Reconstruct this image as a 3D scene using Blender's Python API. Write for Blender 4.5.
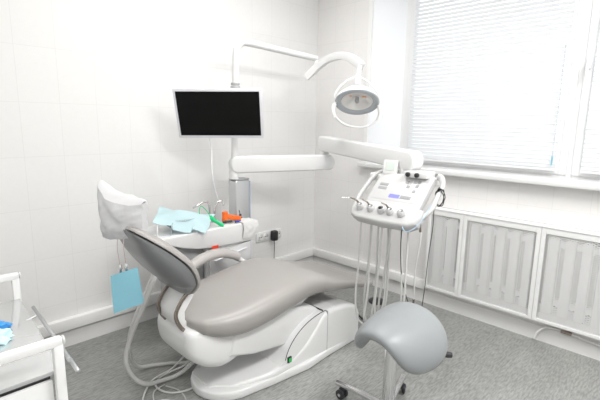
import bpy, bmesh, math, random
from mathutils import Vector as V, Matrix as M4, Euler, noise
random.seed(7)
for o in list(bpy.data.objects): bpy.data.objects.remove(o)
sc = bpy.context.scene
C = sc.collection
PI = math.pi

# ------------------------------------------------------------------ camera
cam = bpy.data.objects.new('camera', bpy.data.cameras.new('camera'))
C.objects.link(cam)
cam.data.sensor_width = 36; cam.data.lens = 425.29 / 600 * 36
cam.data.clip_start = .05
fw = V((.70083, .690316, -.179725)); rt = V((.703582, -.710461, .014742)); up = V((.117511, .136783, .983606))
m = M4((rt, up, -fw)).transposed().to_4x4(); m.translation = V((-2.98694, -2.74696, 1.39236))
cam.matrix_world = m
sc.camera = cam

# ------------------------------------------------------------------ light and exposure
w = bpy.data.worlds.new('daylight'); sc.world = w; w.use_nodes = True
w.node_tree.nodes['Background'].inputs[0].default_value = (.93, .97, 1, 1)
w.node_tree.nodes['Background'].inputs[1].default_value = 1.2
def area(name, loc, sx, sy, power, rot, col=(1, 1, 1)):
    l = bpy.data.lights.new(name, 'AREA'); l.shape = 'RECTANGLE'; l.size = sx; l.size_y = sy; l.energy = power; l.color = col
    o = bpy.data.objects.new(name, l); C.objects.link(o); o.location = loc; o.rotation_euler = rot
    return o
PANELS = [(-1.3, -1.1), (-1.3, -3.0), (-3.2, -1.1), (-3.2, -3.0)]  # added lamps above the view, spread to even out the wall brightness
PANEL_W = (8.5, 24, .3, 12)
for i, (x, y) in enumerate(PANELS):
    area('added_panel_light', (x, y, 2.73), 1.15, .55, PANEL_W[i], (0, 0, 0), (1, .995, .985))
sc.view_settings.view_transform = 'Standard'; sc.view_settings.look = 'None'
sc.view_settings.gamma = 1; sc.view_settings.use_curve_mapping = False
sc.view_settings.exposure = 1.12

# ------------------------------------------------------------------ materials
def mat(name, col, rough=.5, metal=0, bump=0, bscale=60, var=0, vscale=6, trans=0, sss=0, coat=0, emit=None, estr=0, alpha=1, spec=None):
    mt = bpy.data.materials.new(name); mt.use_nodes = True
    nt = mt.node_tree; b = nt.nodes['Principled BSDF']
    b.inputs['Base Color'].default_value = (*col, 1); b.inputs['Roughness'].default_value = rough; b.inputs['Metallic'].default_value = metal
    b.inputs['Transmission Weight'].default_value = trans; b.inputs['Coat Weight'].default_value = coat; b.inputs['Alpha'].default_value = alpha
    if spec is not None: b.inputs['Specular IOR Level'].default_value = spec
    if emit: b.inputs['Emission Color'].default_value = (*emit, 1); b.inputs['Emission Strength'].default_value = estr
    tc = nt.nodes.new('ShaderNodeTexCoord')
    n = nt.nodes.new('ShaderNodeTexNoise'); n.inputs['Scale'].default_value = vscale; n.inputs['Detail'].default_value = 3
    nt.links.new(tc.outputs['Object'], n.inputs['Vector'])
    mx = nt.nodes.new('ShaderNodeMix'); mx.data_type = 'RGBA'
    v = max(var, .01)
    mx.inputs[6].default_value = (*[c * (1 - v) for c in col], 1); mx.inputs[7].default_value = (*[min(1, c * (1 + v)) for c in col], 1)
    nt.links.new(n.outputs['Fac'], mx.inputs[0]); nt.links.new(mx.outputs[2], b.inputs['Base Color'])
    if bump:
        n2 = nt.nodes.new('ShaderNodeTexNoise'); n2.inputs['Scale'].default_value = bscale; n2.inputs['Detail'].default_value = 4
        nt.links.new(tc.outputs['Object'], n2.inputs['Vector'])
        bp = nt.nodes.new('ShaderNodeBump'); bp.inputs['Strength'].default_value = bump; bp.inputs['Distance'].default_value = .002
        nt.links.new(n2.outputs['Fac'], bp.inputs['Height']); nt.links.new(bp.outputs[0], b.inputs['Normal'])
    return mt

def tile_mat(name, axis, off, col, grout):
    """glossy wall tiles 0.203 x 0.3 m laid in a straight grid"""
    mt = bpy.data.materials.new(name); mt.use_nodes = True; nt = mt.node_tree; b = nt.nodes['Principled BSDF']
    b.inputs['Roughness'].default_value = .32; b.inputs['Specular IOR Level'].default_value = .35
    g = nt.nodes.new('ShaderNodeNewGeometry'); sp = nt.nodes.new('ShaderNodeSeparateXYZ'); nt.links.new(g.outputs['Position'], sp.inputs[0])
    a1 = nt.nodes.new('ShaderNodeMath'); a1.inputs[1].default_value = -off[0] + 10 * .20276
    a2 = nt.nodes.new('ShaderNodeMath'); a2.inputs[1].default_value = -off[1] + 3.0
    nt.links.new(sp.outputs[axis], a1.inputs[0]); nt.links.new(sp.outputs['Z'], a2.inputs[0])
    cb = nt.nodes.new('ShaderNodeCombineXYZ'); nt.links.new(a1.outputs[0], cb.inputs[0]); nt.links.new(a2.outputs[0], cb.inputs[1])
    br = nt.nodes.new('ShaderNodeTexBrick'); br.offset = 0; br.squash = 1
    br.inputs['Scale'].default_value = 1; br.inputs['Brick Width'].default_value = .20276; br.inputs['Row Height'].default_value = .3
    br.inputs['Mortar Size'].default_value = .0013; br.inputs['Mortar Smooth'].default_value = .2
    br.inputs['Color1'].default_value = (*col, 1); br.inputs['Color2'].default_value = (*[c * .988 for c in col], 1); br.inputs['Mortar'].default_value = (*grout, 1)
    nt.links.new(cb.outputs[0], br.inputs['Vector'])
    n = nt.nodes.new('ShaderNodeTexNoise'); n.inputs['Scale'].default_value = 28; n.inputs['Detail'].default_value = 6
    nt.links.new(g.outputs['Position'], n.inputs['Vector'])
    mp = nt.nodes.new('ShaderNodeMapRange'); mp.inputs[3].default_value = .975; mp.inputs[4].default_value = 1.015
    nt.links.new(n.outputs['Fac'], mp.inputs[0])
    mx = nt.nodes.new('ShaderNodeMix'); mx.data_type = 'RGBA'; mx.blend_type = 'MULTIPLY'; mx.inputs[0].default_value = 1
    nt.links.new(br.outputs['Color'], mx.inputs[6]); nt.links.new(mp.outputs[0], mx.inputs[7]); nt.links.new(mx.outputs[2], b.inputs['Base Color'])
    bp = nt.nodes.new('ShaderNodeBump'); bp.invert = True; bp.inputs['Strength'].default_value = .25; bp.inputs['Distance'].default_value = .001
    nt.links.new(br.outputs['Fac'], bp.inputs['Height']); nt.links.new(bp.outputs[0], b.inputs['Normal'])
    return mt

def floor_mat():
    mt = bpy.data.materials.new('grey_linoleum'); mt.use_nodes = True; nt = mt.node_tree; b = nt.nodes['Principled BSDF']
    b.inputs['Roughness'].default_value = .38
    g = nt.nodes.new('ShaderNodeNewGeometry')
    def streak(sx, sy, det, lo, hi):
        mp = nt.nodes.new('ShaderNodeMapping'); mp.inputs['Scale'].default_value = (sx, sy, 1); nt.links.new(g.outputs['Position'], mp.inputs[0])
        n = nt.nodes.new('ShaderNodeTexNoise'); n.inputs['Scale'].default_value = 1; n.inputs['Detail'].default_value = det; n.inputs['Roughness'].default_value = .65
        nt.links.new(mp.outputs[0], n.inputs['Vector'])
        r = nt.nodes.new('ShaderNodeMapRange'); r.inputs[1].default_value = .32; r.inputs[2].default_value = .68; r.inputs[3].default_value = lo; r.inputs[4].default_value = hi
        nt.links.new(n.outputs['Fac'], r.inputs[0]); return r.outputs[0]
    s1 = streak(22, 110, 3, .72, 1.3); s2 = streak(3, 7, 4, .9, 1.1)
    mu = nt.nodes.new('ShaderNodeMath'); mu.operation = 'MULTIPLY'; nt.links.new(s1, mu.inputs[0]); nt.links.new(s2, mu.inputs[1])
    mx = nt.nodes.new('ShaderNodeMix'); mx.data_type = 'RGBA'; mx.blend_type = 'MULTIPLY'; mx.inputs[0].default_value = 1
    mx.inputs[6].default_value = (.28, .283, .272, 1); nt.links.new(mu.outputs[0], mx.inputs[7]); nt.links.new(mx.outputs[2], b.inputs['Base Color'])
    return mt

def slat_mat():
    mt = bpy.data.materials.new('white_blind_slat'); mt.use_nodes = True; nt = mt.node_tree; b = nt.nodes['Principled BSDF']
    b.inputs['Base Color'].default_value = (.66, .665, .68, 1); b.inputs['Roughness'].default_value = .5
    t = nt.nodes.new('ShaderNodeBsdfTranslucent'); t.inputs[0].default_value = (.95, .96, .98, 1)
    mx = nt.nodes.new('ShaderNodeMixShader'); mx.inputs[0].default_value = .15
    nt.links.new(b.outputs[0], mx.inputs[1]); nt.links.new(t.outputs[0], mx.inputs[2])
    nt.links.new(mx.outputs[0], nt.nodes['Material Output'].inputs[0]); return mt

def sheet_mat(name, col, tr=.35, bump=.3):
    mt = mat(name, col, .85, bump=bump, bscale=90, var=.03, vscale=14); nt = mt.node_tree; b = nt.nodes['Principled BSDF']
    t = nt.nodes.new('ShaderNodeBsdfTranslucent'); t.inputs[0].default_value = (*col, 1)
    mx = nt.nodes.new('ShaderNodeMixShader'); mx.inputs[0].default_value = tr
    nt.links.new(b.outputs[0], mx.inputs[1]); nt.links.new(t.outputs[0], mx.inputs[2])
    nt.links.new(mx.outputs[0], nt.nodes['Material Output'].inputs[0]); return mt

TILE_L = tile_mat('back_wall_tiles', 'X', (-2.38155, .2792), (.81, .805, .795), (.73, .725, .715))
TILE_R = tile_mat('window_wall_tiles', 'Y', (-.20754, .2792), (.85, .835, .825), (.765, .75, .74))
FLOOR = floor_mat()
PAINT = mat('white_paint', (.82, .82, .81), .6)
CEIL = mat('ceiling_paint', (.85, .85, .84), .8)
TRUNK = mat('white_pvc', (.87, .865, .855), .4)
SKIRT = mat('pale_grey_skirting', (.70, .695, .69), .4)
REVEAL = mat('reveal_plaster', (.82, .84, .87), .6)
NICHE = mat('shade_brown_niche', (.14, .105, .09), .9, bump=.3)  # dark brown stands in for the shade between radiator sections
SLAT = slat_mat()
WP = mat('glossy_white_plastic', (.76, .76, .76), .28, coat=.15)
WPW = mat('warm_white_plastic', (.80, .79, .775), .3, coat=.2)
SATIN = mat('satin_white_metal', (.82, .82, .82), .35)
VINYL = mat('taupe_upholstery', (.345, .328, .315), .34, bump=.12, bscale=220, var=.02)
SHELL = mat('taupe_shell', (.185, .19, .195), .3, coat=.15, var=.02)
ARMV = mat('grey_armrest_vinyl', (.42, .40, .385), .4, var=.02)
SADDLE = mat('light_grey_vinyl', (.275, .29, .30), .4, bump=.1, bscale=260, var=.015)
CHROME = mat('chrome', (.75, .75, .76), .12, 1)
BRONZE = mat('brown_chrome_trim', (.30, .26, .23), .25, .9)
ALU = mat('brushed_aluminium', (.60, .61, .62), .3, .85)
STEEL = mat('polished_tray_steel', (.66, .67, .67), .12, .7)
BLACK = mat('black_plastic', (.018, .018, .02), .4)
RUBBER = mat('black_rubber', (.03, .03, .035), .55)
SCREEN = mat('black_screen', (.003, .003, .003), .35, spec=.2)
BEZEL = mat('silver_bezel', (.80, .80, .84), .3)
HOSE = mat('grey_hose', (.56, .56, .55), .4)
HOSEW = mat('pale_hose', (.66, .66, .65), .4)
MASKB = sheet_mat('blue_paper', (.29, .60, .71), .25)
TISS = sheet_mat('pale_blue_tissue', (.63, .80, .83), .3)
COVER = sheet_mat('white_nonwoven', (.80, .80, .81), .3, .5)
TOWEL = sheet_mat('white_paper_towel', (.84, .84, .83), .2, .8)
GLOVE = mat('blue_nitrile', (.05, .33, .80), .5, bump=.3)
GREEN = mat('green_plastic', (.02, .62, .24), .35)
ORANGE = mat('orange_plastic', (.9, .16, .02), .35)
RED = mat('red_label', (.85, .07, .03), .5)
CONS = mat('console_plastic', (.55, .55, .55), .35)
GREYP = mat('grey_panel', (.42, .43, .44), .45)
KEY = mat('grey_key', (.32, .32, .33), .5)
LCD = mat('blue_display', (.15, .15, .9), .3, emit=(.2, .2, 1), estr=.35)
LCDG = mat('pale_green_display', (.62, .68, .64), .2)
LENSRIM = mat('grey_lamp_rim', (.46, .49, .52), .25, coat=.4)
REFL = mat('lamp_reflector', (.86, .84, .82), .2, .25)
AMBER = mat('amber_disc', (.75, .38, .2), .3)
GLASS = mat('clear_glass', (.95, .98, .98), .03, trans=1)
CLEARP = mat('clear_plastic', (.85, .9, .95), .1, trans=.8)
DIFF = mat('added_light_diffuser', (.9, .9, .9), .5, emit=(1, .98, .95), estr=1.5)

# ------------------------------------------------------------------ helpers
def obj(name, bm, material, parent=None, smooth=None, origin=None):
    if bm.verts:
        vs = [v.co for v in bm.verts]
        if origin is None:
            lo = V([min(v[i] for v in vs) for i in range(3)]); hi = V([max(v[i] for v in vs) for i in range(3)])
            c = (lo + hi) / 2
            if parent is None: c.z = lo.z
        else: c = V(origin)
        bmesh.ops.translate(bm, verts=bm.verts, vec=-c)
    bmesh.ops.recalc_face_normals(bm, faces=bm.faces)
    me = bpy.data.meshes.new(name); bm.to_mesh(me); bm.free()
    o = bpy.data.objects.new(name, me); C.objects.link(o)
    me.materials.append(material)
    if smooth is not None:
        for p in me.polygons: p.use_smooth = True
        if smooth < 180: me.set_sharp_from_angle(angle=math.radians(smooth))
    off = V((0, 0, 0)); p = parent
    while p is not None: off += p.location; p = p.parent
    o.location = c - off
    if parent is not None: o.parent = parent
    return o
def tag(o, label, cat, group=None):
    o['label'] = label; o['category'] = cat
    if group: o['group'] = group
    return o
def thing(name, label, cat, loc, group=None):
    o = bpy.data.objects.new(name, None); C.objects.link(o); o.location = loc; o.empty_display_size = .05
    return tag(o, label, cat, group)
def struct(name, bm, material, parent=None, smooth=None):
    o = obj(name, bm, material, parent, smooth)
    if parent is None: o['kind'] = 'structure'
    return o
def NB(): return bmesh.new()
def box(bm, lo, hi, bev=0, seg=2, mtx=None):
    lo = V(lo); hi = V(hi); b2 = bmesh.new()
    bmesh.ops.create_cube(b2, size=1, matrix=M4.Translation((lo + hi) / 2) @ M4.Diagonal((*(hi - lo), 1)))
    if bev: bmesh.ops.bevel(b2, geom=b2.edges[:], offset=bev, segments=seg, profile=.5, affect='EDGES')
    return merge(bm, b2, mtx)
def merge(bm, b2, mtx=None):
    if mtx is not None: bmesh.ops.transform(b2, matrix=mtx, verts=b2.verts)
    me = bpy.data.meshes.new('t'); b2.to_mesh(me); b2.free(); bm.from_mesh(me); bpy.data.meshes.remove(me); return bm
def prism(bm, pts, axis, a, b, bev=0, seg=2):
    """pts in the plane perpendicular to axis ('x': (y,z), 'y': (x,z), 'z': (x,y)), extruded a..b"""
    b2 = bmesh.new()
    mk = {'x': lambda p, t: (t, p[0], p[1]), 'y': lambda p, t: (p[0], t, p[1]), 'z': lambda p, t: (p[0], p[1], t)}[axis]
    v0 = [b2.verts.new(mk(p, a)) for p in pts]; v1 = [b2.verts.new(mk(p, b)) for p in pts]; n = len(pts)
    b2.faces.new(v0); b2.faces.new(v1[::-1])
    sides = [b2.faces.new((v0[i], v0[(i+1) % n], v1[(i+1) % n], v1[i])) for i in range(n)]
    bmesh.ops.recalc_face_normals(b2, faces=b2.faces)
    if bev:
        ed = [e for e in b2.edges if (e.verts[0] in v0) == (e.verts[1] in v0)]
        bmesh.ops.bevel(b2, geom=ed, offset=bev, segments=seg, profile=.5, affect='EDGES', clamp_overlap=True)
    return merge(bm, b2)
def smoothpts(pts, n=8):
    P = [V(p) for p in pts]
    if len(P) < 3: return P
    out = []
    for i in range(len(P) - 1):
        p0 = P[max(i-1, 0)]; p1 = P[i]; p2 = P[i+1]; p3 = P[min(i+2, len(P)-1)]
        for k in range(n):
            t = k / n
            out.append(.5 * ((2*p1) + (p2-p0)*t + (2*p0-5*p1+4*p2-p3)*t*t + (3*p1-p0-3*p2+p3)*t**3))
    out.append(P[-1]); return out
def tube(bm, pts, r, seg=10, n=8, sm=True, flat=1, radii=None, upv=None):
    P = smoothpts(pts, n) if sm else [V(p) for p in pts]
    prev = None; rings = []
    nn = upv
    for i, p in enumerate(P):
        d = (P[min(i+1, len(P)-1)] - P[max(i-1, 0)]).normalized()
        if nn is None: nn = d.orthogonal().normalized()
        nn2 = V(nn) - d * V(nn).dot(d)
        if nn2.length < 1e-6: nn2 = d.orthogonal()
        nn2.normalize(); nn = nn2 if upv is None else upv
        bn = d.cross(nn2)
        t = i / (len(P)-1); rr = r if radii is None else radii[0]*(1-t)+radii[1]*t
        rings.append([bm.verts.new(p + (nn2*math.cos(a)*flat + bn*math.sin(a)) * rr) for a in [2*PI*k/seg for k in range(seg)]])
    for a, b in zip(rings, rings[1:]):
        for k in range(seg): bm.faces.new((a[k], a[(k+1) % seg], b[(k+1) % seg], b[k]))
    bm.faces.new(rings[0][::-1]); bm.faces.new(rings[-1]); return bm
def sqtube(bm, pts, w, h, upv=(0, 0, 1), n=6, sm=False, bev=.004):
    """rectangular bar swept along pts; w across, h along upv"""
    P = smoothpts(pts, n) if sm else [V(p) for p in pts]; rings = []; b2 = bmesh.new()
    for i, p in enumerate(P):
        d = (P[min(i+1, len(P)-1)] - P[max(i-1, 0)]).normalized(); s = d.cross(V(upv)).normalized(); u = s.cross(d)
        rings.append([b2.verts.new(p + s*w/2*a + u*h/2*b) for a, b in ((-1, -1), (1, -1), (1, 1), (-1, 1))])
    for a, b in zip(rings, rings[1:]):
        for k in range(4): b2.faces.new((a[k], a[(k+1) % 4], b[(k+1) % 4], b[k]))
    b2.faces.new(rings[0][::-1]); b2.faces.new(rings[-1])
    bmesh.ops.recalc_face_normals(b2, faces=b2.faces)
    if bev:
        ed = [e for e in b2.edges if e.calc_face_angle(0) > .6]
        bmesh.ops.bevel(b2, geom=ed, offset=bev, segments=3, profile=.5, affect='EDGES', clamp_overlap=True)
    return merge(bm, b2)
def lathe(bm, prof, center=(0, 0, 0), axis=(0, 0, 1), seg=32, sx=1, side=None):
    ax = V(axis).normalized(); s = V(side).normalized() if side else ax.orthogonal().normalized(); t = ax.cross(s); c = V(center)
    rings = []
    for r, h in prof:
        if r < 1e-6: rings.append([bm.verts.new(c + ax*h)])
        else: rings.append([bm.verts.new(c + ax*h + (s*math.cos(a)*sx + t*math.sin(a))*r) for a in [2*PI*k/seg for k in range(seg)]])
    for a, b in zip(rings, rings[1:]):
        for k in range(seg):
            k2 = (k+1) % seg
            if len(a) == 1 and len(b) == 1: continue
            if len(a) == 1: bm.faces.new((a[0], b[k], b[k2]))
            elif len(b) == 1: bm.faces.new((a[k], a[k2], b[0]))
            else: bm.faces.new((a[k], a[k2], b[k2], b[k]))
    return bm
def cyl(bm, a, b, r, seg=20, bev=.0):
    a = V(a); b = V(b); L = (b-a).length
    pr = [(0, 0), (r, 0), (r, L), (0, L)] if not bev else [(0, 0), (r-bev, 0), (r, bev), (r, L-bev), (r-bev, L), (0, L)]
    return lathe(bm, pr, a, b-a, seg)
def loft(bm, rings, cap=True):
    R = [[bm.verts.new(p) for p in r] for r in rings]; n = len(R[0])
    for a, b in zip(R, R[1:]):
        for k in range(n): bm.faces.new((a[k], a[(k+1) % n], b[(k+1) % n], b[k]))
    if cap: bm.faces.new(R[0][::-1]); bm.faces.new(R[-1])
    return bm
def spow(x, p): return math.copysign(abs(x)**p, x)
def lerp_tab(tab, t):
    for a, b in zip(tab, tab[1:]):
        if t <= b[0]:
            u = (t-a[0])/(b[0]-a[0]); u = max(0, u)
            return [x + (y-x)*u for x, y in zip(a[1:], b[1:])]
    return list(tab[-1][1:])
def sm_tab(tab, t):
    """smooth (Catmull-Rom) lookup in a table"""
    for i in range(len(tab)-1):
        a, b = tab[i], tab[i+1]
        if t <= b[0] or i == len(tab)-2:
            u = min(1, max(0, (t-a[0])/(b[0]-a[0]))); p0 = tab[max(i-1, 0)]; p3 = tab[min(i+2, len(tab)-1)]
            return [.5*((2*q1)+(q2-q0)*u+(2*q0-5*q1+4*q2-q3)*u*u+(3*q1-q0-3*q2+q3)*u**3) for q0, q1, q2, q3 in zip(p0[1:], a[1:], b[1:], p3[1:])]
def sheet(bm, fn, nu=14, nv=14, th=.0012):
    """a thin cloth or paper sheet with real thickness: fn(u,v) -> point"""
    g = [[V(fn(i/nu, j/nv)) for j in range(nv+1)] for i in range(nu+1)]
    def nrm(i, j):
        a = g[min(i+1, nu)][j]-g[max(i-1, 0)][j]; b = g[i][min(j+1, nv)]-g[i][max(j-1, 0)]; n = a.cross(b)
        return n.normalized() if n.length > 1e-9 else V((0, 0, 1))
    T = [[bm.verts.new(g[i][j]+nrm(i, j)*th/2) for j in range(nv+1)] for i in range(nu+1)]
    B = [[bm.verts.new(g[i][j]-nrm(i, j)*th/2) for j in range(nv+1)] for i in range(nu+1)]
    for i in range(nu):
        for j in range(nv):
            bm.faces.new((T[i][j], T[i+1][j], T[i+1][j+1], T[i][j+1])); bm.faces.new((B[i][j], B[i][j+1], B[i+1][j+1], B[i+1][j]))
    for i in range(nu):
        bm.faces.new((T[i][0], B[i][0], B[i+1][0], T[i+1][0])); bm.faces.new((T[i][nv], T[i+1][nv], B[i+1][nv], B[i][nv]))
    for j in range(nv):
        bm.faces.new((T[0][j], T[0][j+1], B[0][j+1], B[0][j])); bm.faces.new((T[nu][j], B[nu][j], B[nu][j+1], T[nu][j+1]))
    return bm
def bilin(a, b, c, d, u, v):
    return (V(a)*(1-u)+V(b)*u)*(1-v) + (V(d)*(1-u)+V(c)*u)*v

# ------------------------------------------------------------------ room shell
X0, Y0, H = -4.6, -4.6, 2.8
struct('floor', box(NB(), (X0, Y0, -.1), (.3, .1, 0)), FLOOR)
struct('ceiling', box(NB(), (X0, Y0, H), (.3, .1, H+.1)), CEIL)
struct('wall_back', box(NB(), (X0, 0, 0), (.3, .1, H)), TILE_L)
WY0, WY1, WZ0, WZ1 = -.578, -3.1, 1.03, 2.5
bm = NB()
box(bm, (0, Y0, 0), (.3, -3.1, H)); box(bm, (0, WY1, WZ1), (.3, -.578, H))
box(bm, (0, -.578, .78), (.3, 0, H))
box(bm, (.16, WY1, 0), (.3, -1.235, WZ0)); box(bm, (0, -1.235, 0), (.3, 0, .78)); box(bm, (0, WY1, 0), (.16, -1.235, .185)); box(bm, (0, WY1, .185), (.16, -2.512, .78)); box(bm, (0, WY1, .78), (.16, -.578, WZ0)); box(bm, (.16, -1.235, .78), (.3, -.578, WZ0))
struct('wall_window', bm, TILE_R)
struct('wall_left', box(NB(), (X0-.1, Y0, 0), (X0, .1, H)), PAINT)
struct('wall_front', box(NB(), (X0, Y0-.1, 0), (.3, Y0, H)), PAINT)
struct('trim_1', box(NB(), (.152, -2.511, .186), (.1595, -1.236, .779)), NICHE)      # niche back behind the radiators, its shade put into the colour
# splayed reveals
bm = NB(); prism(bm, [(-.004, -.574), (.3, -.574), (.3, -.80), (.20, -.79), (-.004, -.582)], 'z', WZ0, WZ1)
struct('trim_2', bm, REVEAL)
bm = NB(); box(bm, (-.012, -.60, 1.068), (0, -.566, WZ1)); struct('trim_3', bm, TRUNK)
# window frame
FX = .2
bm = NB()
def fr(y0, y1, z0, z1, x0=FX, x1=FX+.06, bev=.006): box(bm, (x0, y1, z0), (x1, y0, z1), bev)
fr(-.785, -.845, 1.03, WZ1); fr(-2.035, -2.075, 1.03, WZ1); fr(-.845, -2.035, 1.03, 1.085); fr(-2.075, -3.05, 1.03, 1.085); fr(-3.05, -3.1, 1.03, WZ1); fr(-.845, -2.035, WZ1-.06, WZ1); fr(-2.075, -3.05, WZ1-.06, WZ1)
FRAME = mat('white_window_frame', (.82, .825, .83), .3); wf = struct('window_1', bm, FRAME, smooth=30)
bm = NB(); box(bm, (FX+.03, -2.0, 1.12), (FX+.036, -.88, WZ1-.08)); box(bm, (FX+.03, -3.03, 1.12), (FX+.036, -2.1, WZ1-.08)); obj('window_pane', bm, GLASS, wf)
for (a, b, nm) in ((-.838, -2.04, 'window_sash'), (-2.07, -3.06, 'window_sash')):
    bm = NB(); s = .05
    box(bm, (FX-.012, b, 1.08), (FX+.03, b+s, WZ1-.05), .006); box(bm, (FX-.012, a-s, 1.08), (FX+.03, a, WZ1-.05), .006)
    box(bm, (FX-.011, b+s-.004, 1.081), (FX+.029, a-s+.004, 1.08+s), .004); box(bm, (FX-.011, b+s-.004, WZ1-.1), (FX+.029, a-s+.004, WZ1-.051), .004)
    obj(nm, bm, FRAME, wf, 30)
bm = NB(); box(bm, (FX-.03, -2.108, 1.74), (FX-.012, -2.08, 1.81), .004); tube(bm, [(FX-.03, -2.094, 1.775), (FX-.055, -2.094, 1.775), (FX-.06, -2.094, 1.70)], .009); obj('window_handle', bm, SATIN, wf, 40)
bm = NB(); box(bm, (-.07, -3.15, 1.028), (FX+.02, -.545, 1.066), .008, 3); obj('window_sill', bm, WP, wf, 40)

# blinds
def blind(y0, y1, label):
    t = thing('window_blind', label, 'blind', (.168, (y0+y1)/2, 1.1), 'white slatted blinds in the window')
    bm = NB(); z = 1.135; bx_ = .166
    while z < 2.38:
        n = 3
        pr = []
        for k in range(n+1):
            s = -.5 + k/n; dx = s*.0125*.8; dz = s*.0265; cv = (.25-s*s)*.006
            pr.append((bx_ + dx - cv*.9, z + dz + cv*.3))
        top = [[bm.verts.new((x, y, zz)) for y in (y0, y1)] for x, zz in pr]
        for a, b in zip(top, top[1:]): bm.faces.new((a[0], a[1], b[1], b[0]))
        z += .0288
    obj('slats', bm, SLAT, t, 180)
    bm = NB(); L = y1-y0
    for f in (.11, .5, .88):
        y = y0+L*f; box(bm, (bx_-.0125, y-.0008, 1.11), (bx_-.0115, y+.0008, 2.4)); box(bm, (bx_+.0105, y-.0008, 1.11), (bx_+.0115, y+.0008, 2.4))
    obj('ladder_cords', bm, WPW, t)
    bm = NB(); box(bm, (bx_-.012, min(y0, y1), 1.102), (bx_+.012, max(y0, y1), 1.118), .004); obj('bottom_rail', bm, WP, t, 40)
    bm = NB(); box(bm, (bx_-.02, min(y0, y1), 2.39), (bx_+.014, max(y0, y1), 2.425), .004); obj('head_rail', bm, WP, t, 40)
    return t
b1 = blind(-.885, -1.985, 'wide white slatted blind closed over the left window sash')
bm = NB(); cyl(bm, (.14, -1.965, 1.2), (.14, -1.965, 1.9), .003, 8); obj('tilt_wand', bm, CLEARP, b1, 60)
bm = NB(); cyl(bm, (.14, -1.965, 1.14), (.14, -1.965, 1.2), .005, 8); obj('wand_tip', bm, MASKB, b1, 60)
blind(-2.125, -3.01, 'white slatted blind at the right edge, beyond the window handle')

# skirting + cable trunking
def skirt(name, pts):
    pass
bm = NB(); prism(bm, [(0, 0), (-.022, 0), (-.018, .012), (-.014, .09), (-.008, .1), (0, .1)], 'x', X0, -.002)
struct('baseboard_back', bm, SKIRT, smooth=30)
bm = NB(); prism(bm, [(0, 0), (-.022, 0), (-.018, .012), (-.014, .09), (-.008, .1), (0, .1)], 'y', Y0, -.0005)
struct('baseboard_window', bm, SKIRT, smooth=30)
bm = NB(); box(bm, (X0, -.04, .112), (-.0005, 0, .184), .004); o = struct('trim_4', bm, TRUNK, smooth=30)
bm = NB(); box(bm, (-.04, -1.235, .112), (0, -.0405, .184), .004); struct('trim_5', bm, TRUNK, smooth=30)
# ceiling lights, unseen and added to light the room
for (x, y), wd in zip(PANELS, ('nearest the window and back wall', 'nearest the window at the front of the room', 'by the back wall on the left', 'at the left front corner of the room')):
    t = thing('added_ceiling_light', 'added unseen rectangular white ceiling light ' + wd, 'ceiling light', (x, y, 2.74), 'added unseen ceiling light panels')
    bm = NB(); s, q = .62, .32
    box(bm, (x-s, y-q, 2.745), (x-s+.04, y+q, 2.8)); box(bm, (x+s-.04, y-q, 2.745), (x+s, y+q, 2.8)); box(bm, (x-s, y-q, 2.745), (x+s, y-q+.04, 2.8)); box(bm, (x-s, y+q-.04, 2.745), (x+s, y+q, 2.8))
    obj('frame', bm, SATIN, t); bm = NB(); box(bm, (x-.58, y-.28, 2.755), (x+.58, y+.28, 2.765)); obj('diffuser', bm, DIFF, t)

# ------------------------------------------------------------------ radiators and their covers
COVX = -.07
cov = [(-1.235, -1.507, 'narrow left bay of the white mesh radiator cover, half behind the hanging hoses'),
       (-1.507, -2.008, 'middle bay of the white mesh radiator cover under the window'),
       (-2.008, -2.51, 'bay of the white mesh radiator cover at the right edge of the photo')]
def lattice(bm, y0, y1, z0, z1, px=.026, pz=.0145, x=COVX+.006, h=.6):
    """perforated sheet: staggered diamond openings"""
    ny = round(abs(y1-y0)/px); nz = round((z1-z0)/pz); ay = (y1-y0)/ny; az = (z1-z0)/nz
    for i in range(2*ny-1):
        for j in range(2*nz-1):
            if (i+j) % 2: continue
            yc = y0+ay*(i+1)/2; zc = z0+az*(j+1)/2
            D = ((ay/2, 0), (0, az/2), (-ay/2, 0), (0, -az/2))
            o = [bm.verts.new((x, yc+a, zc+b)) for a, b in D]; n = [bm.verts.new((x, yc+a*h, zc+b*h)) for a, b in D]
            for k in range(4): bm.faces.new((o[k], o[(k+1) % 4], n[(k+1) % 4], n[k]))
    bmesh.ops.remove_doubles(bm, verts=bm.verts, dist=.0002)
for k, (y0, y1, lab) in enumerate(cov):
    t = thing('radiator_cover', lab, 'radiator cover', (COVX, (y0+y1)/2, .145), 'mesh radiator cover bays')
    z0, z1, f = .147, .765, .026
    ya, yb = y0-.001, y1+.001
    bm = NB(); box(bm, (COVX, yb, z0), (COVX+.02, yb+f, z1), .002, 1); box(bm, (COVX, ya-f, z0), (COVX+.02, ya, z1), .002, 1)
    box(bm, (COVX, yb+f, z1-f-.01), (COVX+.02, ya-f, z1), .002, 1); box(bm, (COVX, yb+f, z0), (COVX+.02, ya-f, z0+f-.004), .002, 1)
    obj('frame', bm, SATIN, t, 30)
    bm = NB(); lattice(bm, ya-f, yb+f, z0+f-.006, z1-f-.008); o = obj('mesh_screen', bm, SATIN, t)
    so = o.modifiers.new('th', 'SOLIDIFY'); so.thickness = .0016
    bm = NB(); box(bm, (COVX-.004, yb, z1+.001), (-.0005, ya, z1+.014), .003, 1); obj('top_shelf', bm, SATIN, t, 30)
    if k == 0: bm = NB(); box(bm, (COVX+.02, ya-.016, z0), (-.0005, ya, z1)); obj('side_panel', bm, SATIN, t)
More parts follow.
